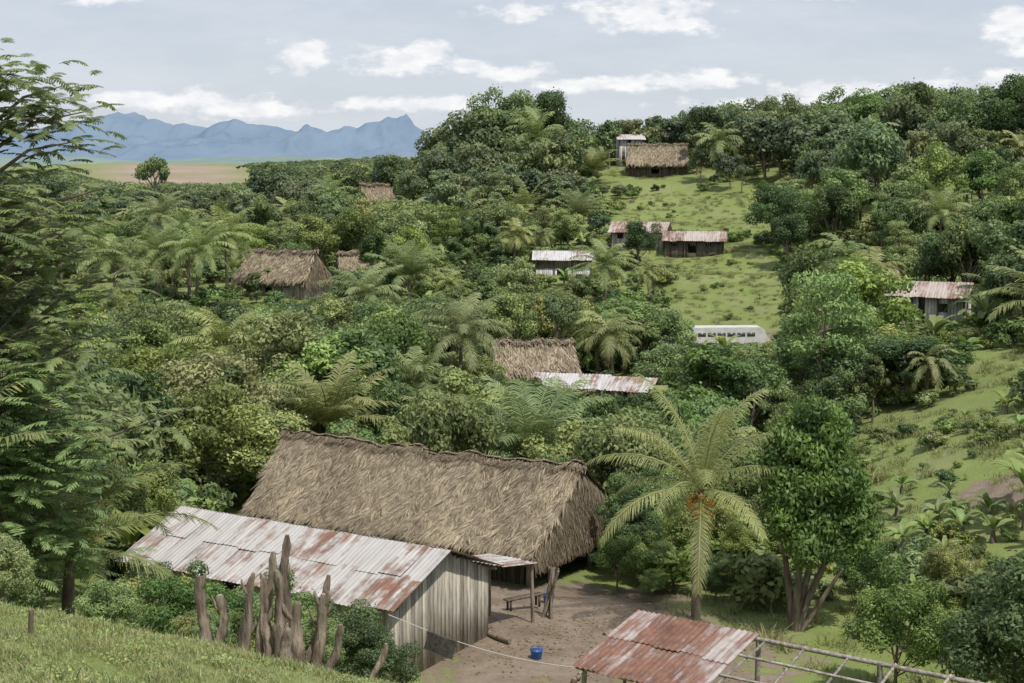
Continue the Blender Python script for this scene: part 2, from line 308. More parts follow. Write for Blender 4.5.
VIEWS=[(-.150,.028,-.083,150),(.034,.024,-.071,180),(.103,.043,-.057,190),(.140,.033,-.117,175),(.148,.028,-.117,150),(.088,.024,-.012,255),(.125,.05,-.042,228),(.279,.027,-.105,124),(.010,.024,-.119,120),(.037,.03,-.131,112),(.078,.018,-.146,108),(.29,.05,-.25,85),(-.11,.01,-.066,170),(-.092,.014,-.020,235),(-.22,.045,-.011,900),(-.06,.12,-.24,62),(.1,.04,-.31,46),
 (-.035,.024,-.130,103),(.012,.03,-.19,73),(-.124,.028,-.167,82),(-.21,.042,-.088,137),(-.068,.016,-.083,148),(-.29,.03,-.08,147)]
capb=[-.42,-.3,-.27,-.22,-.17,-.12,-.06,-.035,-.02,.02,.04,.08,.12,.2,.27,.33,.42]
caps=[-.004,-.002,-.010,-.007,.002,.004,.008,.03,.042,.045,.030,.034,.040,.042,.056,.052,.06]
def maxtop(x,y,r):
    b=x/y; t=np.interp(b,capb,caps)
    for (vb,hw,s,d) in VIEWS:
        if y<d-2 and abs(b-vb)<hw+.6*r/y: t=min(t,s)
    return t*y
def blocked(x,y,m=0):
    for cx,cy,rx,ry in OPEN:
        if ((x-cx)/(rx+m))**2+((y-cy)/(ry+m))**2<1: return True
    for p in PALMS:
        if (x-p[0])**2+(y-p[1])**2<(1.6+m)**2: return True
    u,v=loc(-3.45,61,x,y)
    if abs(u)<9.5+m and abs(v)<5.5+m: return True
    u,v=loc(-6.6,47,x,y)
    if abs(u)<7+m and abs(v)<4+m: return True
    return False
def grid(y0,y1,sp,xl=.43,xr=.43,pad=6):
    out=[]
    y=y0
    while y<y1:
        x=-xl*y-pad
        while x<xr*y+pad:
            out.append((x+R.uniform(-.45,.45)*sp,y+R.uniform(-.45,.45)*sp)); x+=sp
        y+=sp
    return out
P=[];RT=[];SC=[];IX=[]
FP=[];FR=[];FS=[];FI=[]
cand=grid(63,130,4.2)+grid(130,330,5.4)+grid(330,700,9,.43,.05)+grid(700,1300,13,.40,-.05)+[(x,y) for x,y in grid(44,63,4.0) if x<-15 or x>21]
C=np.array(cand); Z=gz(C[:,0],C[:,1])
for (x,y),z in zip(cand,Z):
    patch=math.sin(x*.11+2*math.sin(y*.05))+math.sin(y*.13+x*.04)
    gap=math.sin(x*.23+1.9*math.sin(y*.11+1))*math.sin(y*.19+1.4*math.sin(x*.13))
    if 75<y<330 and gap>.72 : continue
    if y>560 and abs(x+.225*y)<.04*y and R.random()<.72: continue
    pr=[.16,.16,.13,.14,.09,.07,.07,.07,.08,.03]
    if patch>.6: pr=[.06,.12,.08,.24,.10,.03,.22,.06,.06,.03]
    if patch<-.9: pr=[.34,.18,.12,.05,.08,.12,.02,.05,.03,.01]
    if y<110 and x<0: pr=[.10,.18,.10,.24,.09,.06,.16,.04,.01,.02]
    if y>225 : pr=[.26,.20,.14,.08,.09,.08,.04,.05,.05,.01]
    i=R.choice(10,p=np.array(pr)/sum(pr))
    h=R.uniform(3.6,8.4)*(1 if y<225 else 1.2)
    if y>230 and x>-12 and R.random()<.4: h*=1.35
    if y>215 and x>40 : h*=1.15
    if R.random()<.10: h*=1.4
    if y>330: h=R.uniform(6,10)
    if y>560: h=R.uniform(5,12)
    if x>20 and y>100 : h*=1.1
    r=h*.4
    if blocked(x,y,r*.45): continue
    top=maxtop(x,y,r); hm=top-z
    if hm<1.4: continue
    if h>hm:
        if hm<2.5 and R.random()<.3: continue
        h=hm*R.uniform(.82,1)
    k=h/8; w=k*R.uniform(.75,1.2) if h>3.5 else k*1.35
    if i==8: w=k=max(k,.62) if hm>5 else k
    tgt=(P,RT,SC,IX) if y<200 else (FP,FR,FS,FI)
    tgt[0].append((x,y,z)); tgt[1].append((R.normal()*.06,R.normal()*.06,R.uniform(0,6.28))); tgt[2].append((w,w*R.uniform(.85,1.15),k)); tgt[3].append(i)
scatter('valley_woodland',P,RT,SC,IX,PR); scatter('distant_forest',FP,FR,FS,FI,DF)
TP=np.array([(p[0],p[1],s[0]*3.2) for p,s in zip(P+FP,SC+FS)])
print('trees',len(P),len(FP))
P=[];RT=[];SC=[];IX=[]
cand=grid(40,200,2.5)+grid(200,330,4.2)
C=np.array(cand); Z=gz(C[:,0],C[:,1])
for (x,y),z in zip(cand,Z):
    if y<63 and -9<x<13.5 and not (y>51 and 4<x<13): continue
    if y<46 and x<12: continue
    if blocked(x,y,.5) and not any((x-p[0])**2+(y-p[1])**2<4.4 for p in PALMS): continue
    if (np.hypot(TP[:,0]-x,TP[:,1]-y)<TP[:,2]*.62).any(): continue
    i=R.choice(7,p=[.10,.2,.22,.13,.17,.06,.12]); k=R.uniform(.6,1.5)
    hm=maxtop(x,y,1.2)-z
    if hm<.6: continue
    k=min(k,hm/1.9)
    P.append((x,y,z)); RT.append((0,0,R.uniform(0,6.28))); SC.append((k*1.1,k*1.1,k)); IX.append(i)
scatter('undergrowth',P,RT,SC,IX,SH); print('shrubs',len(P))
P=[];RT=[];SC=[];IX=[]
for cx,cy,rx,ry in OPEN[2:]+[(12,52,6,7)]:
    n=int(rx*ry*3.2)
    for _ in range(n):
        a=R.uniform(0,6.28); q=math.sqrt(R.random()); x=cx+rx*1.15*q*math.cos(a); y=cy+ry*1.15*q*math.sin(a)
        P.append((x,y,0)); k=R.uniform(.5,1.3); RT.append((0,0,R.uniform(0,6))); SC.append((k,k,k*.8)); IX.append(R.integers(0,3))
P=np.array(P); P[:,2]=gz(P[:,0],P[:,1]); scatter('clearing_grass',P,RT,SC,IX,TF)
P=[];RT=[];SC=[];IX=[]
for cx,cy,rx,ry,n in [(27,215,10,15,22),(25,168,7,9,18),(20,67,6.5,13,80),(24,182,8,6,14),(22,75,5,6,22),(22,147.8,6,1.2,30),(41,118,6,4,8),(12.5,53,4,5,10)]:
    for _ in range(n):
        a=R.uniform(0,6.28); q=math.sqrt(R.random()); P.append((cx+rx*q*math.cos(a),cy+ry*q*math.sin(a),0)); k=R.uniform(.15,.55); RT.append((0,0,R.uniform(0,6))); SC.append((k,k,k*.8)); IX.append(R.choice([1,2,5,4,6]))
P=np.array(P); P[:,2]=gz(P[:,0],P[:,1]); scatter('low_weeds',P,RT,SC,IX,SH)
n=15000; x=R.uniform(-9.5,1.5,n); y=R.uniform(6.5,24,n); k=(np.abs(x)<.42*y+1); x=x[k];y=y[k]; z=gz(x,y); n=len(x)
keep=(np.sin(x*1.9+2*np.sin(y*.9))*np.sin(y*1.3+x*.8)>-.75); 
sc=R.uniform(.6,1.5,n)*(1+.35*np.sin(x*1.3+y)*np.sin(y*.7)); sc*=np.where(keep,1,.5)
scatter('grass',np.c_[x,y,z],np.c_[0*x,0*x,R.uniform(0,6,n)],np.c_[sc,sc,sc],R.choice(4,n,p=[.52,.36,.04,.08]),NG)
# ---------------------------------------------------------------- ground sheet
nx,ny=340,430
u=np.linspace(-1,1,nx); xs=7000*np.sinh(6.2*u)/math.sinh(6.2); v=np.linspace(0,1,ny); ys=-70+9500*np.sinh(6*v)/math.sinh(6)
X,Y=np.meshgrid(xs,ys); Zt=gz(X,Y)
b=QB(); i=np.arange(ny-1)[:,None]*nx+np.arange(nx-1)[None]; F=np.stack([i,i+1,i+nx+1,i+nx],-1).reshape(-1,4)
d=np.zeros_like(X)
def ell(cx,cy,rx,ry): 
    q=np.sqrt(((X-cx)/rx)**2+((Y-cy)/ry)**2); return np.clip(1.5-q,0,1)
for e in [(2,46.5,6.5,5),(2,51,4.5,4.5),(5,41,5,3),(21.5,64,2.2,1.8),(17,148,8,1.3),(24,150.3,6,1.2),(14,143,3,3)]: d=np.maximum(d,ell(*e))
fieldm=np.clip(1.6-np.sqrt(((X+.225*Y)/(.045*Y+1))**2+((Y-850)/300)**2)*1.1,0,1)*(Y>500)
b.add(np.c_[X.ravel(),Y.ravel(),Zt.ravel()],F,0,d.ravel())
t=NT('ground'); pc=t.coord((1,1,1),'Pos')
n1=t.noise(.09,pc,4); n2=t.noise(.9,pc,5); n3=t.noise(7,pc,5,.7,.3,.7); n4=t.noise(.35,pc,4,.6,.45,.7)
gr=t.mix(n1,(.165,.22,.055),(.25,.30,.095)); gr=t.mix(t.math('MULTIPLY',n2,.5),gr,(.12,.17,.045)); gr=t.mix(t.math('MULTIPLY',n3,.45),gr,(.28,.30,.13)); gr=t.mix(t.math('MULTIPLY',n4,.4),gr,(.29,.25,.16))
dr=t.mix(n2,(.20,.15,.11),(.32,.26,.20)); dr=t.mix(t.math('MULTIPLY',n3,.4),dr,(.13,.10,.07))
fac=t.math('ADD',t.attr('tone'),t.math('MULTIPLY',t.math('SUBTRACT',n2,.5),.6)); r=t.n('ShaderNodeMapRange'); r.inputs[1].default_value=.35; r.inputs[2].default_value=.6; t.l(fac,r.inputs[0])
col=t.mix(r.outputs[0],gr,dr)
fd=t.mix(t.noise(.02,pc,4),(.30,.235,.18),(.37,.29,.23)); col=t.mix(t.math('MULTIPLY',t.attr('field'),t.noise(.012,pc,3,.5,.3,.5)),col,fd)
t.pbr(col,.95,.1,0,n3,.5,.06)
gm=b.mesh('ground',[t.m],True); a=gm.attributes.new('field','FLOAT','POINT'); a.data.foreach_set('value',fieldm.ravel()); obj('ground',gm)
# mountains
def mountains(name,y0,dep,px,hh,c1,c2,seed,x0,x1,amp,jag):
    rng=np.random.default_rng(seed); nx,ny=900,70; xs=np.linspace(x0,x1,nx); ys=np.linspace(y0-dep,y0+dep,ny); X,Y=np.meshgrid(xs,ys)
    H=np.interp(xs,px,hh); J=0*xs
    for o in range(5):
        f=2**o/260*(7000/y0); J+=(1-2*np.abs(np.sin(xs*f+rng.uniform(0,6)+.9*np.sin(xs*f*.37+o))))*.6**o
    H=(H+jag*J)[None]+0*X; q=(Y-y0)/dep; prof=np.clip(1-np.abs(q),0,1)
    N=0*X
    for o in range(6):
        f=2**o/420*(7000/y0); ph=rng.uniform(0,6,4); N+=(1-2*np.abs(np.sin(X*f+ph[0]+1.2*np.sin(Y*f*.8+ph[1])+.6*np.sin(X*f*.3))))*.58**o
    Zm=-15+(H+15)*prof*(1+amp*N*np.abs(q)*2.2*(1-np.abs(q))*2)
    b=QB(); i=np.arange(ny-1)[:,None]*nx+np.arange(nx-1)[None]; b.add(np.c_[X.ravel(),Y.ravel(),Zm.ravel()],np.stack([i,i+1,i+nx+1,i+nx],-1).reshape(-1,4))
    t=NT(name); n=t.noise(.004*7000/y0,t.coord((1,1,1),'Pos'),5); t.pbr(t.mix(n,c1,c2),1,0); obj(name,b.mesh(name,[t.m],True))
pxs=np.array([-300,-60,0,40,62,90,110,130,142,160,178,200,212,225,240,252,262,280,300,315,330,350,360,372,382,390,398,405,412,420,440,470,560,700,1300]); pys=np.array([150,140,138,131,127,123,117,115,121,118,124,124,127,121,115,120,122,121,129,126,132,127,129,123,120,115,118,115,120,124,131,140,150,150,150])
mountains('mountains',7000,1300,(pxs-512)/1490*7000,(165-pys)/1500*7000,(.165,.225,.30),(.195,.26,.335),3,-5200,4500,.32,10)  # blue-grey distance haze is put into the base colours
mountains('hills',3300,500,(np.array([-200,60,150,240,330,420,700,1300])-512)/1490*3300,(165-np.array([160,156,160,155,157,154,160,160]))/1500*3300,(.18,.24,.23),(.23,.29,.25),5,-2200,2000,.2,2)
# ---------------------------------------------------------------- buildings
def empty(name,x,y,z,rz): o=obj(name,None,(x,y,z),rz); return o
def planks(b,p,q,hfun,mat=0,w=.22,gaps=(),rng=R,z0=0,tk=.03):
    p=np.array(p,float);q=np.array(q,float); L=np.linalg.norm(q-p); n=max(1,int(L/w)); a=math.atan2(q[1]-p[1],q[0]-p[0])
    for i in range(n):
        f=(i+.5)/n; zz0=z0; h=hfun(f); skip=False
        for g in gaps:
            if g[0]<f<g[1]:
                if len(g)==2: skip=True
                else:
                    b.box((*(p+(q-p)*f),(z0+g[2])/2),(L/n*.97,tk,g[2]-z0),mat,rng.uniform(.1,.9),a); zz0=g[3]
        if skip: continue
        c=p+(q-p)*f; hh=h-rng.uniform(0,.05)
        if hh-zz0<.05: continue
        off=rng.uniform(-.006,.006); c=c+off*np.array([-math.sin(a),math.cos(a)])
        b.box((*c,(zz0+hh)/2),(L/n*rng.uniform(.9,.98),tk,hh-zz0),mat,rng.uniform(.05,.95),a)
def tinroof(b,x0,x1,y0,z0,y1,z1,rows=2,sw=.8,mat=0,rng=R,amp=.018,per=.16,lift=0):
    n=max(1,round((x1-x0)/sw)); sl=math.hypot(y1-y0,z1-z0); ny_,nz_=-(z1-z0)/sl,(y1-y0)/sl
    if nz_<0: ny_,nz_=-ny_,-nz_
    for r in range(rows):
        for i in range(n):
            a=x0+(x1-x0)*i/n-.03; e=x0+(x1-x0)*(i+1)/n+.03; k=max(9,int((e-a)/per*6)); xx=np.linspace(a,e,k)
            t0=r/rows-(.04 if r else 0); t1=(r+1)/rows+rng.uniform(-.015,.03)
            of=lift+(rows-r)*.012+(i%2)*.008+rng.uniform(0,.01); tl=rng.uniform(-.03,.03)
            w=amp*np.sin(xx/per*2*pi)+of+(xx-a)*rng.uniform(-.015,.015)
            V=[]
            for t_,ex in((t0,0),((t0+t1)/2,rng.uniform(-.012,.012)),(t1,tl)):
                V.append(np.c_[xx,y0+(y1-y0)*t_+ny_*(w+ex),z0+(z1-z0)*t_+nz_*(w+ex)])
            V=np.concatenate(V); ii=np.arange(k-1)[:,None]; F=np.concatenate([ii+np.array([[0,1,1+k,k]]),ii+k+np.array([[0,1,1+k,k]])])
            b.add(V,F,mat,rng.uniform(0,1))
def thatch(parent,L,W,e,h,n,sl,sw,seed,hip0=1.0,hip1=1.0,sag=.15,shag=.25):
    rng=np.random.default_rng(seed); hw=W/2; b=QB(); nx_=40
    def pt(x,s,side):
        k=2*x/L; zr=h-sag*(1-k**2)+.06*np.sin(x*1.7)+.03*np.sin(x*4.3)
        return np.stack([x,side*hw*s,zr+(e-zr)*s-.18*np.sin(pi*s)+.06*np.sin(x*2.3+s*5)+.05*np.sin(x*5.1-s*9)],-1)
    xs_=np.linspace(-L/2,L/2,nx_); ss=np.linspace(0,1,8)
    for side in(-1,1):
        G,Q=np.meshgrid(xs_,ss); kx=G+np.sign(G)*Q*np.where(G<0,hip0,hip1)*np.abs(2*G/L)
        V=pt(G,Q,side); V[...,0]=kx; 
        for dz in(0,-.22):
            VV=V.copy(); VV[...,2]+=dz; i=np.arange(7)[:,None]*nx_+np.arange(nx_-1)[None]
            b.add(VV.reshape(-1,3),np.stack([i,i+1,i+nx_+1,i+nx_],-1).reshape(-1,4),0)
    for sg,hp in((-1,hip0),(1,hip1)):
        r0=pt(np.array([sg*L/2]),np.array([0.]),1)[0]; 
        A=pt(np.array([sg*L/2]),np.array([1.]),1)[0]; B=A*np.array([1,-1,1]); A[0]+=sg*hp; B[0]+=sg*hp
        ins=np.array([-sg*.25,0,-.1]); b.add([r0+ins,A+ins,B+ins,r0+ins+np.array([0,0,-.02])],[(0,1,2,3)],0)
    def strips(P,D,N,mt,tone,ll,ww,lift=.12):
        n=len(P); B=nrm(np.cross(D,N)); l=ll*rng.uniform(.4,1.35,n)[:,None]; w=ww*rng.uniform(.5,1.5,n)[:,None]/2
        E=P+D*l+N*(rng.uniform(-.03,lift,n)[:,None])*(ll) ; E[:,2]-=.03
        M=(P+E)/2+N*.03
        V=np.stack([P-B*w,P+B*w,M+B*w,M-B*w,E+B*w*.3,E-B*w*.3],1).reshape(-1,3); i=np.arange(n)[:,None]*6
        b.add(V,np.concatenate([i+np.array([[0,1,2,3]]),i+np.array([[3,2,4,5]])]),1,np.repeat(tone,6))
    for side in(-1,1):
        x=rng.uniform(-L/2,L/2,n); s=rng.uniform(0,1,n); rowj=.02*np.sin(x*3.1)+.015*np.sin(x*7.7); cr=np.round((s+rowj)*11)/11-rowj; s=np.where(rng.random(n)<.5,np.clip(cr+rng.normal(size=n)*.018,0,1),s)
        p=pt(x,s,side); p[:,0]=x+np.sign(x)*s*np.where(x<0,hip0,hip1)*np.abs(2*x/L)
        p2=pt(x,s+.02,side); p2[:,0]=p[:,0]; D=nrm(p2-p); D[:,0]+=rng.normal(size=n)*shag+.10*np.sin(x*2.9+s*13); D=nrm(D)
        N=nrm(np.c_[0*x,side*(h-e)+0*x,hw+0*x]); p=p+N*.03
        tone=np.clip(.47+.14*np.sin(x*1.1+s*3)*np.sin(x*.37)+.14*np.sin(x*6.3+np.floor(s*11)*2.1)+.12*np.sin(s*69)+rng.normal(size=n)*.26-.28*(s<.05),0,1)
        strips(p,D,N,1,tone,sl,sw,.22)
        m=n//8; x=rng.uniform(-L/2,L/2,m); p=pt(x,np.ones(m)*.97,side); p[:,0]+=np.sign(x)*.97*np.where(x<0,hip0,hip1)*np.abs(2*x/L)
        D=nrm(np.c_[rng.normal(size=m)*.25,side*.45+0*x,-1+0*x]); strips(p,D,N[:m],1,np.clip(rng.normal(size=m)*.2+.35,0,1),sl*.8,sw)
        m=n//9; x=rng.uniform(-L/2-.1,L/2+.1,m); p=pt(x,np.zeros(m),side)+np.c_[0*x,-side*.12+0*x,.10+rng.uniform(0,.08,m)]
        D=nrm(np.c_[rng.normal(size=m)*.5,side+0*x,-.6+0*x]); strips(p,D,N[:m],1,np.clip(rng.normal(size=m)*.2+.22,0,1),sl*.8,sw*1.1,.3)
    for sg,hp in((-1,hip0),(1,hip1)):
        m=n//3; s=np.sqrt(rng.random(m)); y=rng.uniform(-1,1,m)*hw*s; zr=h; p=np.c_[sg*(L/2+hp*s-.1),y,zr+(e-zr)*s-.1]
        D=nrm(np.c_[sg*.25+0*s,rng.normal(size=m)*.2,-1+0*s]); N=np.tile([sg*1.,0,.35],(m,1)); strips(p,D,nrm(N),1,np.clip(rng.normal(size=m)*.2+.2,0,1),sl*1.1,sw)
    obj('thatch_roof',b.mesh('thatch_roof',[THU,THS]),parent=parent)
gzh=-16.0
H=empty('thatched_house',-3.55,61,gzh,E1)
thatch(H,14.9,7.8,1.85,4.35,34000,.58,.042,51,.1,-1.2,.15,.28)
b=QB(); hx,hy=6.6,3.0
for p,q,gp in [((-hx,hy),(5.6,hy),[(.2,.27),(.6,.68)]),((-hx,-hy),(5.6,-hy),[(.5,.6)]),((5.6,-hy),(5.6,hy),[]),((-5.0,-hy),(-5.0,hy),[(.35,.6)])]: planks(b,p,q,lambda f:2.1,1,.2,gp,z0=-.3)
for x in (-7.0,-5,-2.5,0,2.5,5.5):
    for y in(-3.3,3.3): b.tube([(x,y,-.6),(x+.05,y,1),(x,y,2.1)],[.09,.08,.08],7,2,.5)
for y in(-3.3,0,3.3): b.beam((-7.1,y,2.0),(5.6,y,2.0),.12,2)
for y in(-1.3,1.3): b.tube([(-7.0,y,-.6),(-7.0,y,2.6)],.08,7,2,.5)
obj('walls_and_posts',b.mesh('walls',[PLANK,PLANKD,DEADW]),parent=H)
# shed
W_=empty('tin_roofed_shed',-6.5,46.9,-14.66,E1)
b=QB(); L=10.3;Wd=5.2; eave=2.1; rd=3.15
planks(b,(-L/2,-Wd/2),(-L/2,Wd/2),lambda f:eave+(rd-eave)*(1-abs(2*f-1))-.06,0,.2,z0=-.6)
planks(b,(-L/2,Wd/2),(L/2,Wd/2),lambda f:eave-.05,0,.2,[(.55,.63)],z0=-.6)
planks(b,(-L/2,-Wd/2),(L/2,-Wd/2),lambda f:eave-.05,0,.2,[(.3,.4)],z0=-.6)
planks(b,(L/2,-Wd/2),(L/2,Wd/2),lambda f:eave+(rd-eave)*(1-abs(2*f-1))-.06,0,.2,z0=-.6)
for x in(-L/2+.1,-2,1.5,L/2-.1):
    for y in(-Wd/2+.08,Wd/2-.08): b.tube([(x,y,-.6),(x,y,eave-.05)],.07,6,1,.5)
b.beam((-L/2-.3,0,rd-.08),(L/2+.3,0,rd-.08),.1,1)
for y in(-Wd/2,Wd/2): b.beam((-L/2-.3,y,eave-.09),(L/2+.3,y,eave-.09),.09,1)
obj('plank_walls',b.mesh('plank_walls',[PLANK,DEADW]),parent=W_)
b=QB(); tinroof(b,-L/2-.35,L/2+.4,.0,rd,Wd/2+.35,eave-.1,2,.78,amp=.012); tinroof(b,-L/2-.35,L/2+.4,.0,rd,-Wd/2-.35,eave-.1,2,.78)
obj('corrugated_roof',b.mesh('corrugated_roof',[TIN]),parent=W_)
b=QB(); tinroof(b,-L/2-.3,-L/2+1.6,-Wd/2-.3,1.98,-Wd/2-2.5,1.62,1,.65,0)
for x in(-L/2-.2,-L/2+1.5): b.tube([(x,-Wd/2-2.4,-.6),(x+.04,-Wd/2-2.4,1.62)],.06,6,1,.5)
obj('lean_to_roof',b.mesh('lean_to',[TIN,DEADW]),parent=W_)
# unfinished roof frame shelter (mono-pitch)
FR_=empty('open_roof_frame_shelter',7.2,37.35,-15.2,math.radians(-35))
b=QB(); rz_,ez=2.95,2.35; hwid=3.1
tinroof(b,-4.6,-1.0,.1,rz_+.08,-3.3,ez+.03,2,.72)
obj('rusted_roof',b.mesh('rusted_roof',[RUST]),parent=FR_)
b=QB()
b.beam((-4.6,0,rz_),(5.2,0,rz_-.05),.10,0,.5); b.beam((-4.6,-hwid,ez),(5.2,-hwid,ez-.05),.10,0,.6)
b.beam((-1,-1.05,2.79),(5.2,-1.1,2.73),.06,0,.8); b.beam((-1,-2.15,2.58),(4.4,-2.0,2.56),.06,0,.6)
for x in [-4.5,-2.8,-.95,.3,1.6,2.7,3.9,5.1]: b.beam((x+R.uniform(-.2,.2),-hwid-R.uniform(.05,.4),ez-.06),(x+R.uniform(-.2,.2),.15,rz_-.02),.07,0,R.uniform(.1,1))
for x in(-4.4,-1,2.3,5.1):
    for y,z in((-hwid,ez),(0,rz_)): b.tube([(x,y,-.9),(x+.05,y,z)],.07,7,0,R.uniform(.1,.7))
b.beam((-4.4,-hwid,.3),(-1,-hwid,ez-.1),.06,0,.5); b.beam((2.3,0,.4),(5.1,0,rz_-.2),.06,0,.5)
obj('timber_frame',b.mesh('timber_frame',[TIMB]),parent=FR_)
# village houses
def house(name,x,y,rz,L,W,e,rise,kind,roofm=None,wall=None,seed=0,door=(.4,.52),open_=False,asym=0,dz=0):
    rng=np.random.default_rng(seed+100); z=g1(x,y)+dz; h=empty(name,x,y,z,math.radians(rz)); b=QB(); hw=W/2-.35; hl=L/2-.4
    gf=lambda f:e+(rise*(1-abs(2*f-1)) if kind=='tin' else 0)-.1
    if open_:
        planks(b,(-hl,-hw),(hl,-hw),lambda f:.8,0,.25,[door],z0=-1)
    else: planks(b,(-hl,-hw),(hl,-hw),lambda f:e-.05,0,.25,[door,(.68,.8,.9,1.6),(.12,.22,.9,1.6)],z0=-1)
    planks(b,(-hl,hw),(hl,hw),lambda f:e-.05,0,.25,[],z0=-1)
    planks(b,(-hl,-hw),(-hl,hw),gf,0,.25,[(.4,.6,.9,1.6)],z0=-1); planks(b,(hl,-hw),(hl,hw),gf,0,.25,[(.4,.6,.9,1.6)],z0=-1)
    for xx in np.linspace(-hl,hl,4):
        for yy in(-hw,hw): b.tube([(xx,yy-.06*np.sign(-yy),-1),(xx,yy-.06*np.sign(-yy),e)],.08,6,1,.5)
    b.box((0,0,-.45),(2*hl-.1,2*hw-.1,1.0),1,.3)
    obj('walls',b.mesh('walls',[wall or PLANK,PLANKD]),parent=h)
    if kind=='tin':
        b=QB(); tinroof(b,-L/2,L/2,asym,e+rise,-W/2-.2,e-.1,1,.9,0,rng,.025,.25); tinroof(b,-L/2,L/2,asym,e+rise,W/2+.2,e-.1,1,.9,0,rng,.025,.25)
        obj('corrugated_roof',b.mesh('roof',[roofm]),parent=h)
    else: thatch(h,L-.8,W,e-.25,e+rise,3500,.9,.09,seed,.3,.3,.08)
    return h
house('thatched_house',-22.8,150,-22,8.2,6,2.0,2.4,'thatch',seed=61,wall=PLANK)
house('tin_roofed_house',6.2,180,-3,7.4,4.6,1.9,.9,'tin',TINW,WHITEW,62,open_=True)
house('tin_roofed_house',16.5,193,-14,7.5,5.5,1.8,1.1,'tin',RUSTP,PLANK,63,asym=.2)
house('tin_roofed_house',23.0,189,-8,8.0,5.5,1.6,1.0,'tin',RUSTP,PLANKD,64)
house('thatched_house',24.5,254,-6,10.5,7,2.0,3.0,'thatch',seed=65,wall=PLANKD)
house('tin_roofed_house',20.5,264,5,5,4,4.6,.8,'tin',TINW,WHITEW,66)
house('tin_roofed_house',34.6,124,-24,7.0,5,2.2,1.0,'tin',RUSTP,WHITEW,67,dz=.5)
house('tin_roofed_house',34,150,-5,9,5,3.9,1.0,'tin',RUST,PLANKD,68)
house('thatched_house',1.7,120,6,7.0,5,1.8,2.0,'thatch',seed=69,wall=PLANKD)
house('tin_roofed_house',4.6,112.5,-14,6.0,4.0,2.2,.7,'tin',TINW,PLANK,70)
house('tin_roofed_house',8.8,108.5,-20,3.8,3.6,2.0,.7,'tin',TIN,PLANK,71)
house('thatched_hut',-18.3,171,20,3.6,3.2,1.8,1.6,'thatch',seed=72,wall=PLANK)
house('thatched_house',-21.8,238,35,6,5,2.0,2.9,'thatch',seed=73,wall=PLANKD)
# ---------------------------------------------------------------- vehicles
t=NT('white_paint'); t.pbr(t.mix(t.noise(1.5,t.coord()),(.56,.55,.52),(.70,.69,.67)),.45,.4); WP=t.m
t=NT('dark_blue_paint'); t.pbr((.02,.04,.10),.3,.5); DB=t.m
t=NT('window_glass'); t.pbr((.10,.11,.115),.15,.6); GL=t.m
t=NT('rubber'); t.pbr(t.mix(t.noise(9,t.coord()),(.02,.02,.02),(.05,.045,.04)),.9,.1); RB=t.m
def wheel(b,x,y,r,w,mat,hub):
    th=[(x,y-w/2,r),(x,y-w/2+.02,r),(x,y+w/2-.02,r),(x,y+w/2,r)]; b.tube(th,[r*.9,r,r,r*.9],14,mat,.3); b.tube([(x,y-w/2-.01,r),(x,y+w/2+.01,r)],r*.5,10,hub,.5)
def profile_body(b,prof,hwid,mat,inset=.08):
    prof=np.array(prof); n=len(prof); L_=np.c_[prof[:,0],-hwid+inset*np.clip((prof[:,1]-.9)/1.2,0,1),prof[:,1]]; R_=L_*np.array([1,-1,1])
    for i in range(n):
        j=(i+1)%n; b.add([L_[i],L_[j],R_[j],R_[i]],[(0,1,2,3)],mat)
    for Sd in(L_,R_):
        cc=Sd.mean(0)
        for i in range(n):
            j=(i+1)%n; b.add([cc,Sd[i],Sd[j],cc+[0,0,.0005]],[(0,1,2,3)],mat)
B_=empty('bus',22.0,151,g1(22,151)-.02,math.radians(4))
b=QB(); profile_body(b,[(-3.9,.45),(-3.95,1.2),(-3.85,2.15),(-3.6,2.35),(3.0,2.35),(3.4,2.1),(3.65,1.4),(3.9,1.2),(3.95,.5)],1.15,0)
obj('body',b.mesh('body',[WP]),parent=B_)
b=QB()
for i in range(6):
    for s in(-1,1): b.box((-3.0+i*1.0,s*1.115,1.65),(.8,.09,.36),0,.5)
b.box((3.46,0,1.75),(.12,1.8,.45),0); b.box((-3.93,0,1.7),(.08,1.6,.45),0); obj('windows',b.mesh('windows',[GL]),parent=B_)
b=QB()
for x in(-2.6,2.5):
    for y in(-1.0,1.0): wheel(b,x,y,.45,.28,0,1)
b.box((4.0,0,.6),(.12,2.2,.2),0); obj('wheels_bumper',b.mesh('wheels',[RB,WP]),parent=B_)
Cc=empty('parked_car',14.4,146.5,g1(14.4,146.5)-.02,math.radians(60))
b=QB(); profile_body(b,[(-2.1,.35),(-2.15,.85),(-2.0,1.0),(-1.7,1.55),(.3,1.6),(.95,1.08),(1.95,.95),(2.1,.7),(2.1,.35)],.85,0,.16); obj('body',b.mesh('body',[DB]),parent=Cc)
b=QB()
for s in(-1,1): b.box((-1.0,s*.74,1.3),(1.0,.06,.34),0); b.box((.05,s*.74,1.3),(.7,.06,.34),0)
b.box((.68,0,1.34),(.3,1.2,.3),0); obj('windows',b.mesh('windows',[GL]),parent=Cc)
b=QB()
for x in(-1.35,1.35):
    for y in(-.75,.75): wheel(b,x,y,.34,.2,0,1)
obj('wheels',b.mesh('wheels',[RB,WP]),parent=Cc)
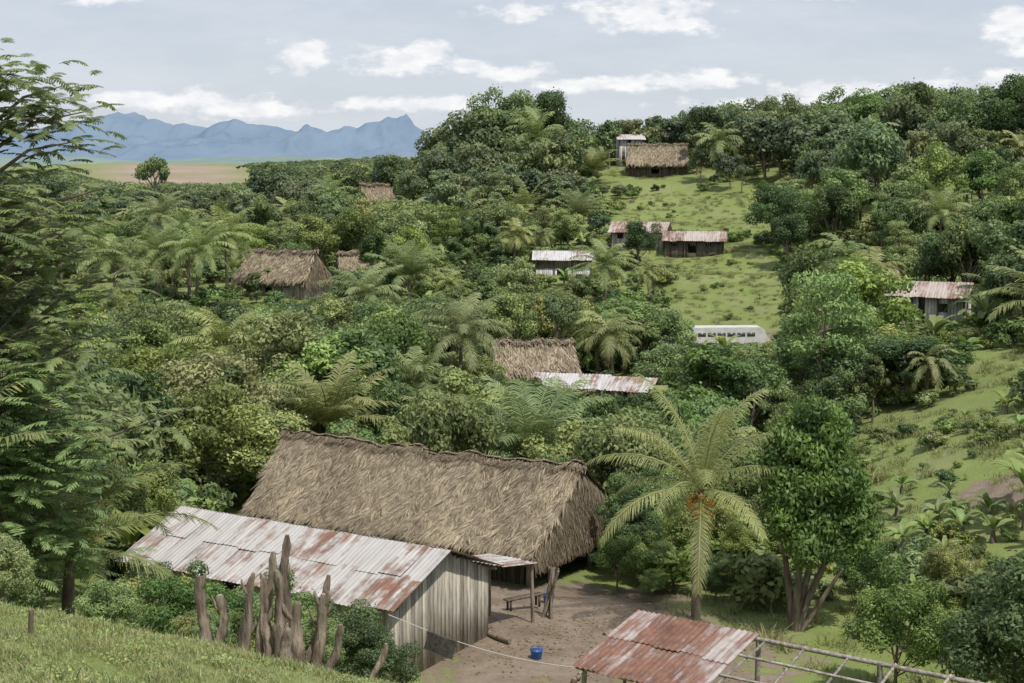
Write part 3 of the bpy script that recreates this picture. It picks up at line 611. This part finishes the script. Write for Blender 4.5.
# ---------------------------------------------------------------- hero trees
def put(name,me,x,y,h=None,base=8,rz=0,w=None,dz=0):
    k=(h/base) if h else 1; kw=k if w is None else w; return obj(name,me,(x,y,g1(x,y)+dz),rz,(kw,kw,k))
cp=palm('coconut_palm',81,4.5,4.3,21,(-.22,1.4),(.8,1.45),62,.72,.042,1,.15,True,.13,.95)
put('coconut_palm',cp,6.3,50,rz=.4)
rng=np.random.default_rng(82); b=QB()
crown(b,rng,(.45,0,4.75),(2.25,2.25,3.2),100,34000,.2,.095,0,'cone',(.22,.38),-.85,None,droop=.9,stray=.12)
for q in [(.9,.3,4.5),(.1,-.5,4.8),(1.6,0,4.2),(-.5,.3,4.0)]:
    b.tube([(0,0,-.3),(q[0]*.25,q[1]*.3,1.0),(q[0]*.6,q[1]*.7,2.3),q],[.17,.13,.1,.07],8,1,.5)
b.tube([(.05,0,-.3),(.7,-.1,.8),(1.5,-.3,2.2)],[.12,.10,.05],7,1,.5)
MG=leafmat('mango_leaf',(.042,.10,.022),(.17,.29,.06),.05,sat=.86)
me=b.mesh('mango_tree',[MG,BARK]); put('mango_tree',me,9.5,49)
fine=[tree('ft%d'%i,200+i,5,4.6,.2,42,17000,.14,.065,m,'round',(.16,.32),.07,-.5) for i,m in enumerate([1,0,2,3])]
put('broadleaf_shrub',fine[0],11.4,43,4.2,5,w=.82); put('dark_broadleaf_tree',fine[1],13.9,38.5,6.0,5,1); put('dark_broadleaf_tree',fine[1],14.8,36,5,5,3)
for i,(x,y,h,m) in enumerate([(3.9,54,2.6,0),(5.3,55,2.2,2),(8.6,54.5,2.8,2),(7.5,57,3.6,3),(10.5,56,3.4,2),(12.5,52,3.0,0),(14,47,2.4,2),(15.5,52,2.6,3),(5.5,60.5,4.2,0),(7.5,62,4.6,2),(12.6,62,4.5,0),(10,65,5,2),(4.7,56.5,3.6,1),(5.4,59,4.4,0),(6.2,57.5,3,2),(7.4,53,1.8,0),(5.0,52.6,1.2,2)]):
    put('garden_shrub',fine[m],x,y,h,5,i*1.3)
def feather(name,seed,h,cw,cb,ns,L,ll,flat=True,lw=.035,nl=16):
    rng=np.random.default_rng(seed); b=QB(); nb=max(8,ns//26)
    tr=np.array([(0,0,-.4),(.2,.1,cb*.6),(.1,.3,cb+(h-cb)*.4),(0,0,h*.85)]); b.tube(tr,[.2,.15,.10,.04],8,1,.5)
    for i in range(nb):
        a=rng.uniform(0,6.28); lv=rng.uniform(0,1); zz=cb+(h-cb)*lv; rr=cw/2*rng.uniform(.3,1)*(1-.5*lv**2)
        c=np.array([math.cos(a)*rr,math.sin(a)*rr,zz]); s0=np.array([0.1,.1,max(cb*.6,zz-rr*.45)])
        m=(s0+c)/2+[0,0,.25]; b.tube([s0,m,c],[.05,.032,.012],5,1,.5)
        tb=rng.uniform(.05,.9)
        for k in range(26):
            f=rng.uniform(.3,1); p=(s0*(1-f)+c*f)+rng.normal(size=3)*np.array([.45,.45,.16 if flat else .4])
            frond(b,rng,p,rng.uniform(0,6.28),rng.uniform(-.2,.5),L*rng.uniform(.7,1.2),nl,ll,lw,rng.uniform(.4,1.1),0,.3,np.clip(tb+rng.normal()*.12,0,1),0,5)
    return b.mesh(name,[FE,BARK])
f1=feather('f1',91,12,8.5,4,1900,.7,.2,True,.06,12); f2=feather('f2',92,6.5,5.5,1,800,.8,.22,False,.06,12)
put('feathery_acacia_tree',f1,-10.8,30.5,12.2,12,rz=.6,w=1); put('feathery_acacia_tree',f1,-13.5,36,11,12,rz=2.6)
put('feathery_tree',f2,-9.8,28.5,5.8,6.5,1.0); put('feathery_tree',f2,-12.2,33,7.2,6.5,2.5); put('feathery_tree',f2,-12.0,36,4.6,6.5,4.0,w=.85); put('feathery_tree',f2,-13.5,38,7.8,6.5,5.0)
put('broadleaf_tree',fine[0],-11.8,30,5.8,5,2.2,w=1.0); put('broadleaf_tree',fine[0],-12.3,37.5,6.2,5,.7,w=1.0)
np_=palm('np',94,1.6,3.2,14,(.2,1.35),(.9,1.5),44,.6,.045,0,.1,tk=.12,hang=.6)
for x,y,d,rz in [(-9.3,30.5,.6,0),(-11.2,34.5,1.6,2),(-10.6,27.5,1.2,4)]: put('young_palm',np_,x,y,rz=rz,dz=d)
for i,(x,y,h,m) in enumerate([(-7.6,21.5,1.5,3),(-8.8,24.5,2.0,2),(-6.6,24,1.5,2),(-5.6,25.5,2.4,0),(-4.5,27,2.7,2),(-3.3,26.5,2.4,0),(-2.5,24.5,1.7,1),(-6.9,28.5,2.6,3),(-9.6,38,2.6,0),(-8.0,31,2.3,0),(-13.5,44,3.6,2),(-15,47,5,0),(-15.5,52,5.5,1),(-13.8,55,4.4,3),(-3.1,22.6,1.2,2),(-4.2,23.4,1.5,0),(-5.0,23,1.0,3),(-8,20.4,.9,2),(-2.6,26.5,2.0,1),(-11,31.5,3.0,2),(-4.6,22.4,.9,2),(-3.6,23.2,1.5,2)]):
    put('slope_bush',fine[m],x,y,h,5,i*1.7)
pm=[palm('pm%d'%i,300+i,4.5,4.2,24,(-.4,1.4),(.9,1.5),30,.95,.09,2,.4,hang=.8) for i in range(2)]+[palm('pm2',303,2.2,5.2,20,(.35,1.45),(.8,1.4),38,1.15,.10,1,0,tk=.2)]
for x,y,k,d,rz in PALMS: put('cohune_palm' if k==2 else 'coconut_palm',pm[k],x,y,rz=rz,dz=d)
put('coconut_palm',pm[0],4,240,15,8,2,w=1.35)
hr=[tree('hr%d'%i,400+i,8,7.6,1.2,46,13000,.26,.14,m,'round',(.18,.34),.2) for i,m in enumerate([0,1,2,3])]
hr.append(tree('hr4',410,8,8.5,2.6,34,8000,.21,.09,1,'flat',(.16,.3),.16))
for nme,k,x,y,h,w in [('round_tree',0,15.2,180,6.0,.72),('round_dark_tree',0,32.4,184,8.6,1.15),('tall_hilltop_tree',1,-1,256,17,2.1),('tall_hilltop_tree',0,5.5,258,15,1.7),('hilltop_tree',0,65,240,14,1.7),('hilltop_tree',1,55,246,14,1.7),('hilltop_tree',0,34,262,11,1.7),('hilltop_tree',1,45,260,13,1.6),('broad_tree',0,-44,285,11,1.5),
   ('open_crowned_tree',4,24.4,108,9.0,.85),('dark_broadleaf_tree',0,22.9,86,4.0,.85),('dark_broadleaf_tree',1,19.8,88,5.6,.8),('dark_broadleaf_tree',1,26.5,92,3.0,.6),('spreading_light_tree',2,9.8,134,7.0,1.1),('spreading_light_tree',3,4.2,132,6.6,1.0),('spreading_light_tree',2,13.4,137,6.0,.9),('light_green_tree',3,-15.5,78,7.6,1.1),('light_green_tree',3,-12,70,5.0,.85),('light_green_tree',2,-20,84,7.6,1.1),('vine_covered_tree',1,18.6,94,7.5,.5),('vine_covered_tree',0,20.6,97,6,.55),('skyline_tree',0,76,226,15,1.5),('skyline_tree',1,70,232,14,1.6),('light_green_tree',2,44,140,7,.9)]:
    put(nme,hr[k],x,y,h,8,x,w=w)
put('sparse_tree',protos[7],-62,262,14,8,1,w=1.3)
ba=[banana('ba0',501,11,1.6,.42,1.5),banana('ba1',502,9,1.1,.38,.5)]
for i,(x,y,k,h) in enumerate([(20.6,59,0,1.2),(21.6,61,0,1.2),(21.4,56,0,1.1),(18.0,62,1,1),(18.4,60,1,.9),(17,65,1,1),(18,68,1,.8),(19.3,65,1,.8),(16,60,1,1),(17.2,61,1,.8),(18.9,62.6,1,.7),(1,57,0,1),(-13.0,50,0,1.2),(28,92,0,1),(25,75,1,1),(19.8,61,1,1),(19.2,58.5,1,1.1)]):
    obj('banana_plant',ba[k],(x,y,g1(x,y)),i*1.3,(h,h,h))
# ---------------------------------------------------------------- cut stumps and yard things
b=QB(); rng=np.random.default_rng(77)
for (x,y,h,r,lx,ly) in [(-4.5,21.5,1.25,.075,-.1,0),(-4.35,21.6,1.0,.06,.05,0),(-4.1,21.8,.8,.07,.12,.1),(-3.85,21.8,1.75,.055,.3,0),(-3.62,21.7,1.35,.08,-.1,.1),(-3.5,22,2.1,.065,.12,0),(-3.38,21.6,1.5,.075,-.1,0),(-3.22,21.6,1.05,.09,.05,0),(-3.12,21.8,1.5,.055,.4,.1),(-2.95,21.6,1.25,.07,.18,0),(-3.3,21.3,.6,.09,0,0),(-2.15,21.4,.6,.04,.3,.1),(-2.8,21.5,.8,.05,.3,0),(-4.0,21.5,1.35,.045,.2,0)]:
    z=g1(x,y)-.2; ts=np.linspace(0,1,14); ph=rng.uniform(0,6); P_=np.c_[x+lx*ts+.025*np.sin(ts*8+ph)+rng.normal(size=14)*.006,y+ly*ts+.03*np.sin(ts*7+y),z+(h+.2)*ts]; rr=r*(1.3-.4*ts)*rng.uniform(.85,1.18,14); rr[-1]*=.55; b.tube(P_,rr,10,0,rng.uniform(.25,.9),.16,rng)
    for q in range(rng.integers(1,3) if h>.9 else 0):
        s0=P_[rng.integers(5,12)]; dx=rng.uniform(.06,.16)*rng.choice([-1,1]); b.tube([s0,s0+[dx*.7,-.03,.10],s0+[dx,-.05,.22],s0+[dx*1.05,-.05,.27]],[r*.6,r*.5,r*.4,r*.2],7,0,.6)
obj('cut_tree_stumps',b.mesh('stumps',[DEADW]))
b=QB()
for x,y,h in [(-6.35,15.6,.18),(-4.9,14.8,.25)]: z=g1(x,y); b.tube([(x,y,z-.1),(x+.02,y,z+h)],[.03,.025],6,0,.2)
obj('cut_sapling_stub',b.mesh('stub',[DEADW]))
a=np.array([-3.5,41.3,-12.65]); e=np.array([3.0,38.6,-13.4]); ts=np.linspace(0,1,24)[:,None]; Lp=a*(1-ts)+e*ts; Lp[:,2]-=.35*np.sin(pi*ts[:,0])
t=NT('rope'); t.pbr((.55,.53,.5),.8,.2); ROPE=t.m
CL=empty('clothes_line',0,0,0,0); b=QB(); b.tube(Lp,.011,5,0,.5); obj('rope',b.mesh('rope',[ROPE]),parent=CL)
b=QB(); gx=np.linspace(0,1,7); gy=np.linspace(0,1,6); c0=Lp[4]+np.array([0,-.15,0]); c1=Lp[7]+np.array([0,-.15,0])
V=[c0*(1-q)+c1*q+np.array([.03*math.sin(q*9+r*3)-.12*r,.06*math.sin(q*7)*r,.02-.5*r]) for r in gy for q in gx]; i=np.arange(5)[:,None]*7+np.arange(6)[None]; b.add(V,np.stack([i,i+1,i+8,i+7],-1).reshape(-1,4))
b.add([c0+[0,0,.02],c1+[0,0,.02],Lp[7]+[0,0,.015],Lp[4]+[0,0,.015]],[(0,1,2,3)])
t=NT('dark_cloth'); t.pbr(t.mix(t.noise(9,t.coord()),(.05,.045,.045),(.10,.09,.08)),.95,.1); obj('hanging_cloth',b.mesh('cloth',[t.m],True),parent=CL)
b=QB(); b.tube([(3.0,38.6,-15.4),(3.0,38.6,-13.3)],.05,6,0,.4); obj('line_post',b.mesh('line_post',[DEADW]),parent=CL)
t=NT('blue_plastic'); t.pbr((.03,.12,.42),.4,.5); BLU=t.m
def bucket(x,y,r=.22,h=.34):
    b=QB(); zz=np.array([0,.02,h,h+.02,h,.06]); rr=np.array([r*.7,r*.78,r,r*1.08,r*.94,r*.7]); b.tube(np.c_[0*zz,0*zz,zz+np.arange(6)*1e-4],rr,14,0,.5); th=np.linspace(0,pi,10); b.tube(np.c_[r*np.cos(th),0*th,h+.18*np.sin(th)],.01,4,0,.5)
    obj('blue_bucket',b.mesh('bucket',[BLU]),(x,y,g1(x,y)))
bucket(.75,44.4,.19,.26); bucket(1.3,52.0,.2,.3)
b=QB(); b.box((0,0,.42),(1.5,.3,.05),0,.6); 
for x in(-.6,.6):
    for y in(-.1,.1): b.box((x,y,.2),(.06,.06,.4),0,.4)
obj('wooden_bench',b.mesh('bench',[PLANKD]),(.4,50.5,g1(.4,50.5)),.6)
for i,(x,y,l,a) in enumerate([(.2,41.3,1.1,.2),(-.6,46.2,1.6,2.3),(3.4,47.6,1.2,.8),(2.9,44.5,.9,-.3),(1.9,42.6,.6,1.2)]):
    b=QB(); P_=np.array([(-l/2,0,.08),(-l/6,.03,.09),(l/6,-.02,.08),(l/2,0,.09)]); b.tube(P_,[.08,.09,.085,.07],8,0,.4); obj('fallen_log',b.mesh('log',[DEADW]),(x,y,g1(x,y)),a)
b=QB()
for i in range(9): b.tube([(R.uniform(-.2,.2),R.uniform(-.4,.4),-.2),(R.uniform(-.15,.15)+.25,R.uniform(-.4,.4),1.7)],.04,6,0,R.uniform(.2,.9))
obj('leaning_poles',b.mesh('poles',[DEADW]),(1.2,49.2,g1(1.2,49.2)),.5)
b=QB(); n=1600; x=R.normal(size=n)*3.6+2.2; y=R.normal(size=n)*3.4+47; z=gz(x,y)+.015; N=nrm(np.c_[R.normal(size=(n,2))*.25,np.ones(n)]); leaves(b,np.c_[x,y,z],N,.12,.07,0,R.uniform(0,1,n),R,0)
obj('leaf_litter',b.mesh('litter',[PD]))
# ---------------------------------------------------------------- sky and sun
tosun=Vector((.33,-.50,1.12)).normalized(); el=math.asin(tosun.z); az=math.atan2(tosun.x,tosun.y)
ld=bpy.data.lights.new('sun','SUN'); ld.energy=3.5; ld.angle=math.radians(1.2); ld.color=(1,.96,.89); so=bpy.data.objects.new('sun',ld); so.rotation_euler=tosun.to_track_quat('Z','Y').to_euler(); S.collection.objects.link(so)
w=bpy.data.worlds.new('World'); S.world=w; w.use_nodes=True
t=NT.__new__(NT); t.t=w.node_tree; t.t.nodes.clear(); out=t.n('ShaderNodeOutputWorld'); bg=t.n('ShaderNodeBackground'); bg.inputs[1].default_value=.11; t.l(bg.outputs[0],out.inputs[0])
sk=t.n('ShaderNodeTexSky',sky_type='NISHITA'); sk.sun_disc=False; sk.sun_elevation=el; sk.sun_rotation=az; sk.dust_density=2.0; sk.altitude=100
tc=t.n('ShaderNodeTexCoord'); sx=t.n('ShaderNodeSeparateXYZ'); t.l(tc.outputs['Generated'],sx.inputs[0])
A=t.math('ARCTAN2',sx.outputs[0],sx.outputs[1]); Ee=t.math('ARCSINE',sx.outputs[2])
cb=t.n('ShaderNodeCombineXYZ'); t.l(A,cb.inputs[0]); t.l(t.math('MULTIPLY',Ee,2.0),cb.inputs[1])
cl=[(-.139,.068,.020,.009),(-.133,.073,.012,.008),(-.072,.067,.036,.009),(-.055,.072,.018,.008),(-.03,.064,.02,.005),(0,.100,.022,.006),(.085,.100,.042,.012),(.11,.090,.02,.007),(.318,.086,.018,.015),(.338,.073,.02,.012),(-.22,.041,.06,.006),(-.17,.036,.05,.007),(.19,.110,.03,.006),(-.26,.106,.02,.006),(.0,.060,.025,.006),(.05,.052,.04,.005),(.12,.055,.04,.006),(.22,.048,.05,.006),(-.06,.040,.05,.005),(-.4,.08,.03,.012),(.45,.07,.04,.014),(.33,.05,.05,.012),(.16,.040,.05,.005)]
best=None
for a0,e0,ra,re in cl:
    dx=t.math('DIVIDE',t.math('SUBTRACT',A,a0),ra); dy=t.math('DIVIDE',t.math('SUBTRACT',Ee,e0),re)
    q=t.math('SUBTRACT',1.0,t.math('SQRT',t.math('ADD',t.math('MULTIPLY',dx,dx),t.math('MULTIPLY',dy,dy))))
    best=q if best is None else t.math('MAXIMUM',best,q)
nz=t.noise(42,cb.outputs[0],7,.58,.2,.8)
f=t.math('ADD',t.math('MAXIMUM',best,-1.2),t.math('MULTIPLY',t.math('SUBTRACT',nz,.5),2.2))
r=t.n('ShaderNodeMapRange',interpolation_type='SMOOTHSTEP'); r.inputs[1].default_value=-.25; r.inputs[2].default_value=.6; t.l(f,r.inputs[0]); puff=r.outputs[0]
cb2=t.n('ShaderNodeCombineXYZ'); t.l(A,cb2.inputs[0]); t.l(t.math('MULTIPLY',Ee,3.5),cb2.inputs[1])
wis=t.noise(9,cb2.outputs[0],7,.62,.38,.72)
haze=t.mix(t.math('MULTIPLY',Ee,6,True),(6.9,7.4,8.1),(5.1,5.7,6.8))
base=t.mix(.75,sk.outputs[0],haze)
base=t.mix(t.math('MULTIPLY',wis,.5),base,(7.1,7.4,7.9))
shade=t.noise(55,cb.outputs[0],4,.5,.3,.6)
cc=t.mix(shade,(7.3,7.5,8.0),(9.0,9.0,9.0))
t.l(t.mix(t.math('MULTIPLY',puff,.95),base,cc),bg.inputs[0])
# ---------------------------------------------------------------- camera
cd=bpy.data.cameras.new('camera'); cd.sensor_width=36; cd.lens=36*1500/1024; cd.clip_end=30000; cd.clip_start=.1
co=bpy.data.objects.new('camera',cd); co.rotation_euler=(math.radians(90-6.71),0,0); co.location=(0,0,0); S.collection.objects.link(co); S.camera=co
S.view_settings.view_transform='Standard'; S.view_settings.look='None'; S.view_settings.exposure=0
